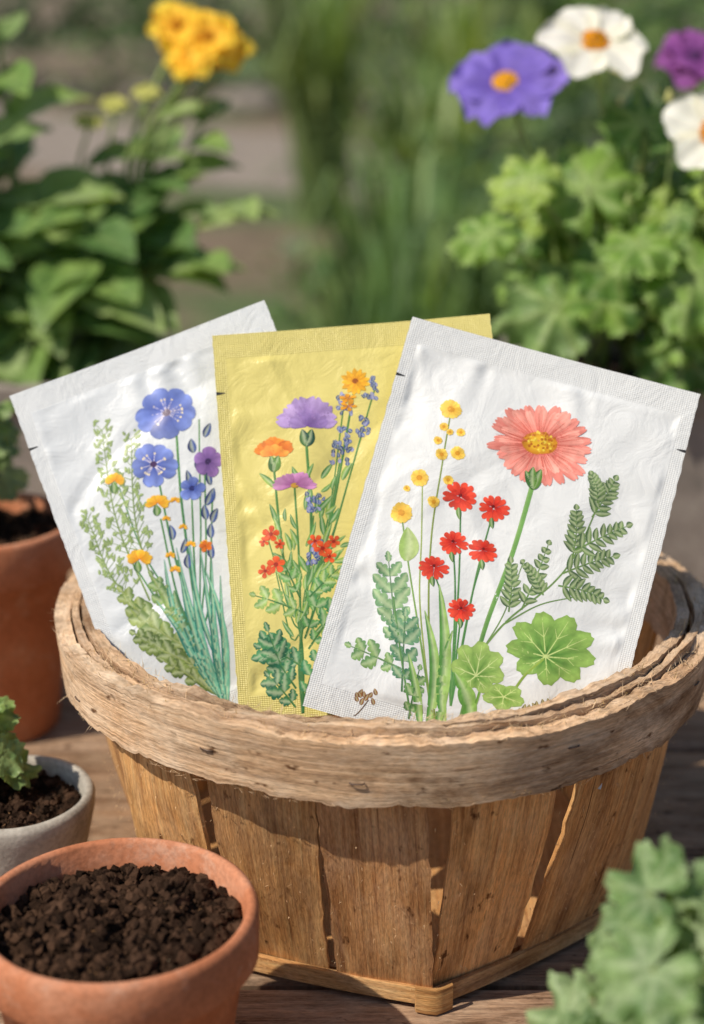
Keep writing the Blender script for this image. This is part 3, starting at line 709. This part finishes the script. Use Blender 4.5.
def bloom(mb,pos,nrm,r,n,ci,co,cc,W=0.55,cup=0.25,ruf=0.05,layers=1,crad=0.18,mat=1,lv=1.0):
    x,y,z=frame(nrm,(1,0,0.1)); pos=Vector(pos)
    for l in range(layers):
        for k in range(n):
            a=2*math.pi*(k+0.5*l)/n+rr(-.08,.08); d=x*math.cos(a)+y*math.sin(a); sdir=z.cross(d); L=r*rr(.90,1.05)*(1-.25*l); V=[];C=[];sd=rr(0,99)
            lift=rr(-.10,.18)*lv+.2*l
            for i in range(11):
                t=i/10; hw=L*W*math.sin(math.pi*(0.08+0.78*t)**1.4)**0.75
                for j in range(9):
                    u=-1+j/4; h=L*((cup+lift)*t-cup*1.1*t*t+ruf*t*nz(u*2+sd,t*3)*2.4+0.14*u*u*t)+0.0008*k
                    rad=L*(t-0.18*u*u*t**2+.03*nz(u*3+sd,5)*t); V.append(pos+d*rad+sdir*(u*hw)+z*h)
                    C.append(scl(mixc(ci,co,t*1.3),1+0.14*math.sin(u*9+sd)))
            mb.add(V,gfaces(11,9),C,None,mat)
    if cc:
        for q in range(110):
            a=rr(0,6.28); s=math.sqrt(R())*r*crad; c=pos+x*s*math.cos(a)+y*s*math.sin(a)+z*(r*0.16*(1.5-s/(r*crad))+.001*layers)
            e=r*0.045; V=[c+x*e,c+y*e,c-x*e,c-y*e,c+z*e*1.5]; mb.add(V,[(0,1,4),(1,2,4),(2,3,4),(3,0,4)],scl(cc,rr(.6,1.15)),None,mat)
G1=(0.125,0.26,0.048);G2=(0.07,0.17,0.032);G3=(0.23,0.39,0.07);GG=(0.20,0.32,0.12);G4=(0.36,0.50,0.10);GV=(0.42,0.54,0.22)
def mound(name,cx,cy,z0,spx,spy,h,n,Rr,cols,parent=None,extra=None,lob=7,deep=.22,stem=(0.2,0.28,0.08),front=0.6,up=0.7,gv=GV):
    mb=MB(); 
    for k in range(n):
        a=rr(0,6.283); s=math.sqrt(R()); ox=spx*s*math.cos(a); oy=spy*s*math.sin(a); zz=z0+h*(1-0.55*s*s)*rr(.35,1.05)
        p=Vector((cx+ox,cy+oy,zz)); out=Vector((math.cos(a),math.sin(a),0))
        nrm=out*front*s+Vector((-0.1,-0.30,up))+Vector((rr(-.5,.5),rr(-.5,.5),0)); ca,cb=random.choice(cols)
        b=Vector((cx+ox*.25,cy+oy*.25,z0))
        tube(mb,[b,(b+p)/2+out*-.01+Vector((0,0,.01)),p],0.0022,0.0013,stem,stem,5,8)
        lobed_leaf(mb,p,nrm,out+Vector((0,0,-.2)),rr(*Rr),ca,cb,lob,rr(.05,.13),rr(-.34,.02),gv,deep=deep)
    if extra: extra(mb)
    return mb.build(name,[M_leaf,M_petal],parent)
cR=[(G1,G3),(G2,G1),(G1,GG),(G3,G4),(G2,G3)]
def ex_right(mb):
    for (p,nn,d,r,c) in [((0.170,0.40,0.315),(-.1,-.75,.6),(-.3,0,1),0.050,(G1,G3)),((0.148,0.37,0.235),(-.15,-.8,.55),(-1,0,-.3),0.048,(G1,GG)),((0.240,0.35,0.262),(.1,-.75,.65),(.4,0,-.9),0.052,(G1,G3)),((0.265,0.38,0.325),(.2,-.7,.7),(1,0,.1),0.042,(G3,G4)),((0.100,0.40,0.285),(-.3,-.5,.85),(-1,0,.1),0.035,(G1,G3)),((0.21,0.42,0.360),(0,-.6,.7),(0,0,1),0.038,(G2,G1)),((0.20,0.355,0.285),(-.1,-.5,.8),(.2,-.5,-.6),0.036,(G1,G3)),((0.125,0.38,0.325),(-.3,-.6,.8),(-1,0,.4),0.034,(G3,G4)),((0.235,0.36,0.205),(0,-.8,.4),(0,-.3,-1),0.042,(G2,G1))]:
        tube(mb,[(p[0]*.6+.22*.4,0.44,0.17),((p[0]+.22)/2,(p[1]+.44)/2,(p[2]+.18)/2),p],0.0026,0.0016,(0.32,.42,.16)); lobed_leaf(mb,p,nn,d,r,c[0],c[1],7,.08,-.16,GV,deep=.22)
    for (p,nn,r,n,ci,co,cc,W,cu,ly,cr,lv) in [
        ((0.112,0.44,0.384),(-.05,-.58,.8),0.045,6,S(100,80,182),S(140,122,220),S(240,180,40),.54,.20,1,.20,1),
        ((0.172,0.42,0.414),(.05,-.62,.75),0.042,6,(.80,.80,.76),(.87,.87,.85),S(235,165,30),.43,.14,1,.24,.4),
        ((0.243,0.33,0.362),(-.12,-.85,.5),0.036,5,(.80,.80,.74),(.87,.87,.85),S(240,165,25),.48,.10,1,.27,.4),
        ((0.268,0.54,0.396),(0,-.6,.7),0.034,6,S(105,50,120),S(155,90,170),S(90,50,110),.5,.3,2,.15,1),
        ((0.292,0.50,0.425),(0,-.4,.8),0.026,6,S(115,55,130),S(170,105,180),None,.5,.3,2,.15,1),
        ((0.40,0.47,0.40),(.1,-.5,.8),0.042,6,(.80,.80,.76),(.87,.87,.85),S(235,170,40),.46,.1,1,.2,.4)]:
        b=(p[0]*.5+.22*.5,0.45,0.17); tube(mb,[b,((b[0]+p[0])/2+.008,(b[1]+p[1])/2,(b[2]+p[2])/2+.02),(p[0],p[1]+.004,p[2]-.004)],0.0024,0.0016,(0.28,.4,.12),(0.36,.48,.18))
        bloom(mb,p,nn,r,n,ci,co,cc,W,cu,.10*lv,ly,cr,1,lv)
    for k in range(40):
        x=rr(.19,.33); y=rr(.36,.5); z=rr(.27,.38); tube(mb,[(x,y+.02,.2),(x+.004,y,z-.02),(x,y,z)],.0009,.0007,(.36,.46,.2)); tube(mb,[(x,y,z),(x,y,z+.008)],.0032,.0012,random.choice([(.6,.6,.25),(.4,.5,.2),(.7,.66,.4)]))
random.seed(21)
mound("flowering_geranium_plant",0.25,0.44,0.175,0.155,0.09,0.17,72,(0.022,0.042),cR,None,ex_right,7,.22)
mound("flowering_geranium_plant",0.47,0.47,0.175,0.12,0.09,0.17,30,(0.03,0.045),cR,None,None,7,.22)
random.seed(5)
def ovate_plant(name,cx,cy,z0,stems,cols,extra=None):
    mb=MB()
    for (tx,ty,tz,nl,L) in stems:
        b=Vector((cx+(tx-cx)*.3,cy+(ty-cy)*.3,z0)); t=Vector((tx,ty,tz)); mid=(b+t)/2+Vector((rr(-.02,.02),rr(-.02,.02),.015)); tube(mb,[b,mid,t],.0035,.0018,(.18,.26,.08),(.3,.4,.15),6,14)
        pts=spline([b,mid,t],n=nl*2)
        for i in range(2,len(pts)):
            a=i*2.4+rr(-.4,.4); out=Vector((math.cos(a),math.sin(a),0)); f=i/len(pts); l=L*(1.15-.55*f)*rr(.8,1.15); ca,cb=random.choice(cols)
            ovate_leaf(mb,pts[i],out*-.25+Vector((-.15,-.35,.9)),out+Vector((0,0,rr(-.2,.5))),l,l*rr(.26,.38),ca,cb,.3,rr(.1,.45))
    if extra: extra(mb)
    return mb.build(name,[M_leaf,M_petal])
D1=(0.13,0.25,0.065);D2=(0.08,0.17,0.05);D3=(0.25,0.38,0.10);D4=(.38,.49,.22)
st=[(-.12,.66,.35,6,.08),(-.30,.64,.30,6,.10),(-.22,.58,.27,6,.10),(-.17,.68,.31,6,.10),(-.38,.61,.41,7,.11),(-.30,.66,.42,6,.10),(-.13,.60,.23,5,.08),(-.34,.56,.25,6,.1),(-.20,.56,.23,6,.09),(-.30,.56,.20,5,.08),(-.10,.64,.27,5,.08),(-.45,.64,.38,7,.1),(-.42,.56,.27,6,.1),(-.55,.66,.33,6,.1),(-.25,.55,.19,5,.08)]
def ex_left(mb):
    for (p,r,n) in [((-.122,.67,.404),.031,6),((-.150,.69,.412),.030,6),((-.136,.66,.388),.024,6),((-.355,.66,.43),.034,5),((-.106,.68,.392),.024,5)]:
        tube(mb,[(-.19,.66,.15),((p[0]-.2)/2-.02,.66,.3),(p[0],p[1]+.003,p[2]-.004)],.003,.002,(.3,.4,.14)); bloom(mb,p,(rr(-.3,.3),-.75,.6),r,n,S(236,178,34),S(250,220,80),S(215,140,20),.46,.3,.16,2,.2)
    for p in [(-.203,.66,.350),(-.172,.63,.362),(-.226,.66,.335)]:
        tube(mb,[(-.2,.66,.16),(p[0]-.01,.66,.28),p],.002,.0014,(.3,.4,.14)); bloom(mb,p,(0,-.5,.8),.013,6,(.5,.52,.15),(.6,.6,.2),None,.5,.5,.1,2)
ovate_plant("yellow_flowering_plant",-.28,.60,.14,st,[(D1,D3),(D2,D1),(D1,D4),(D3,D4),(D1,D3)],ex_left)
random.seed(9)
cg=[((0.17,.28,.10),(.29,.42,.17)),((.12,.22,.07),(.23,.36,.11)),((.22,.34,.14),(.34,.45,.22))]
mound("small_leafy_plant",-.248,.185,.132,.036,.035,.115,24,(.014,.026),cg,lob=5,deep=.3,front=.8)
mound("small_leafy_plant",-.188,-.055,.068,.018,.02,.050,20,(.010,.016),cg,lob=5,deep=.3,front=.8)
mound("scented_geranium_plant",.126,-.330,.078,.062,.045,.112,50,(.015,.026),[((.13,.24,.085),(.25,.38,.15)),((.19,.31,.13),(.33,.44,.23)),((.09,.18,.06),(.18,.30,.11))],lob=7,deep=.32,front=.7,gv=(.40,.51,.29))

# ---------------------------------------------------------------- garden
random.seed(33)
m,nt,N,L,P=newmat("garden_earth")
v=mapping(N,L,'obj',(1,1,1)); n1=noi(N,L,v,0.6,5); n2=noi(N,L,v,14,5)
c=ramp(N,L,n1,[(0.40,(0.09,0.14,0.05)),(0.52,(0.18,0.135,0.095)),(0.7,(0.27,0.21,0.16))]); k=ramp(N,L,n2,[(0.3,(.6,.6,.6)),(.7,(1.3,1.3,1.3))]); L.new(mulcol(N,L,c,k),P.inputs['Base Color']); P.inputs['Roughness'].default_value=.95
L.new(bump(N,L,n2,.8,.05),P.inputs['Normal'])
mb=MB(); nn=40; V=[((-1+2*i/(nn-1))*150,-20+j/(nn-1)*320,-0.75) for i in range(nn) for j in range(nn)]
mb.add(V,gfaces(nn,nn)); mb.build("ground",[m],None,False)
mpath,nt,N,L,P=newmat("gravel_path"); v=mapping(N,L,'obj',(1,1,1)); n2=noi(N,L,v,18,5); L.new(ramp(N,L,n2,[(.3,(.17,.14,.12)),(.7,(.36,.31,.27))]),P.inputs['Base Color']); P.inputs['Roughness'].default_value=.9
mb=MB(); V=[]
for i in range(40):
    x=-14+i*.7; yc=9.4-0.9*x+.5*math.sin(x*.9)
    V+=[(x,yc-1.5,-.746),(x,yc+1.3,-.746)]
mb.add(V,gfaces(40,2)); mb.build("garden_path",[mpath],None,False)
def scatter_bush(mb,cx,cy,z0,rx,ry,h,n,ls,cols):
    for q in range(n):
        a=rr(0,6.283); b=rr(-.2,1.57); s=rr(.55,1.05)*(1+.25*nz(a*1.3+cx,b*2,cy)); x=cx+rx*s*math.cos(a)*math.cos(b); y=cy+ry*s*math.sin(a)*math.cos(b); z=z0+h*max(0.03,s*(.25+.75*math.sin(max(0,b))))
        l=rr(*ls); nrm=Vector((rr(-1,1),rr(-1.2,.6),rr(.1,1.2))); d=Vector((rr(-1,1),rr(-1,1),rr(-.6,.4))); xx,yy,zz=frame(nrm,d); p0=Vector((x,y,z)); c=random.choice(cols); c=scl(c,rr(.6,1.3))
        mb.add([p0,p0+xx*l*.45+yy*l*.3,p0+xx*l,p0+xx*l*.45-yy*l*.3],[(0,1,2,3)],c)
def blades(mb,cx,cy,z0,n,h,spread,cols,w=.008):
    for q in range(n):
        a=rr(0,6.283); s=rr(0,spread)*.3; b=Vector((cx+s*math.cos(a),cy+s*math.sin(a),z0)); o=Vector((math.cos(a),math.sin(a),0))*rr(.1,1)*spread; hh=h*rr(.6,1.1); c=scl(random.choice(cols),rr(.7,1.3)); t=Vector((-math.sin(a),math.cos(a),0))*w
        P=[b,b+o*.3+Vector((0,0,hh*.6)),b+o*.75+Vector((0,0,hh*.95)),b+o*1.2+Vector((0,0,hh*rr(.7,1.0)))]
        mb.add([P[0]-t,P[0]+t,P[1]-t,P[1]+t,P[2]-t*.7,P[2]+t*.7,P[3]],[(0,1,3,2),(2,3,5,4),(4,5,6)],c)
DK=[(.035,.075,.025),(.045,.10,.035),(.07,.13,.045),(.03,.06,.025)]
MD=[(.10,.19,.06),(.15,.25,.075),(.08,.16,.055),(.24,.34,.12)]
mb=MB()
for i in range(26): scatter_bush(mb,-9+i*.72,14.5+rr(-.6,.8),-.75,.9,.8,rr(1.6,2.6),420,(.08,.2),DK)
mb.build("hedge",[M_leaf])
mb=MB()
for (x,y,n,h,s) in [(.08,2.7,130,.66,.26),(.34,3.0,130,.66,.28),(.12,3.4,120,.72,.32),(.55,3.2,120,.7,.3),(-.75,3.3,110,.62,.3),(.9,3.2,120,.8,.3),(-1.3,3.4,120,.8,.3)]:
    blades(mb,x,y,-.75,n,h,s,[(.16,.27,.10),(.12,.22,.07),(.24,.35,.14),(.08,.15,.055)],.009)
for (x,y,n,h,s) in [(-.15,7.0,110,1.15,.35),(1.0,7.6,120,1.2,.4),(.5,8.3,100,1.0,.4),(.35,6.2,120,.75,.5)]:
    blades(mb,x,y,-.75,n,h,s,[(.2,.3,.1),(.12,.2,.07),(.30,.39,.17)],.02)
mb.build("ornamental_grass",[M_leaf])
mb=MB()
for (x,y,r,h,n) in [(.7,4.4,.6,.8,900),(1.5,4.0,.7,1.1,900),(-1.8,4.6,.6,.9,900),(-2.2,5.4,.8,1.2,900),(.45,5.4,.5,.5,600),(1.3,6.4,.9,1.3,900),(.15,4.4,.4,.42,500),(-3.2,7.5,1,1.3,900),(.9,9.8,1.3,1.5,1100),(2.3,9.5,1.3,1.6,900),(.1,11.4,1.0,1.5,900),(-1.6,13.0,.9,1.0,700),(.6,7.4,.7,.7,700),(1.6,8.2,1,1.2,800)]:
    scatter_bush(mb,x,y,-.75,r,r,h,n,(.04,.10),MD if R()<.5 else DK+MD)
mb.build("garden_shrubs",[M_leaf])
mb=MB(); x=-6
while x<5:
    x+=rr(.3,.9); yc=12.4-.3*x+rr(-.3,.3); s=rr(.1,.3); V=[];n=10
    for a in range(6):
        ph=math.pi*a/5
        for b in range(n):
            th=2*math.pi*b/n; k=1+.35*nz(a+x*3,b*.7,x); V.append((x+s*1.5*k*math.sin(ph)*math.cos(th),yc+s*.8*k*math.sin(ph)*math.sin(th),-.70+s*.6*k*math.cos(ph)))
    F=[(a*n+b,a*n+(b+1)%n,(a+1)*n+(b+1)%n,(a+1)*n+b) for a in range(5) for b in range(n)]
    kk=rr(.5,1.1); mb.add(V,F,(.32*kk,.28*kk,.25*kk))
mb.build("stone_edging",[vcol_mat("edging_stone",.9,.2,0,6,.3,30,.02)])

# ---------------------------------------------------------------- light / camera
D=Vector((-0.54,-0.28,0.74)).normalized()
w=bpy.data.worlds.new("World"); bpy.context.scene.world=w; w.use_nodes=True; N=w.node_tree.nodes; L=w.node_tree.links
sk=N.new('ShaderNodeTexSky'); sk.sky_type='NISHITA'; sk.sun_disc=False; sk.sun_elevation=math.asin(D.z); sk.sun_rotation=math.atan2(D.x,D.y)
L.new(sk.outputs[0],N['Background'].inputs[0]); N['Background'].inputs[1].default_value=0.085
sun=bpy.data.lights.new("sun",'SUN'); sun.energy=4.4; sun.angle=math.radians(0.6); sun.color=(1,.90,.74)
so=bpy.data.objects.new("sun",sun); col.objects.link(so); so.rotation_euler=D.to_track_quat('Z','Y').to_euler(); so.location=(-2,-2,4)
cam=bpy.data.cameras.new("camera"); co=bpy.data.objects.new("camera",cam); col.objects.link(co); bpy.context.scene.camera=co
co.location=(0,-0.8374,0.485); co.rotation_euler=(math.radians(71.5),0,0)
cam.sensor_fit='VERTICAL'; cam.sensor_height=36; cam.lens=60; cam.clip_start=0.02; cam.clip_end=600
cam.dof.use_dof=True; cam.dof.focus_distance=0.80; cam.dof.aperture_fstop=4.4
sc=bpy.context.scene; sc.view_settings.view_transform='Standard'; sc.view_settings.look='None'; sc.view_settings.exposure=0
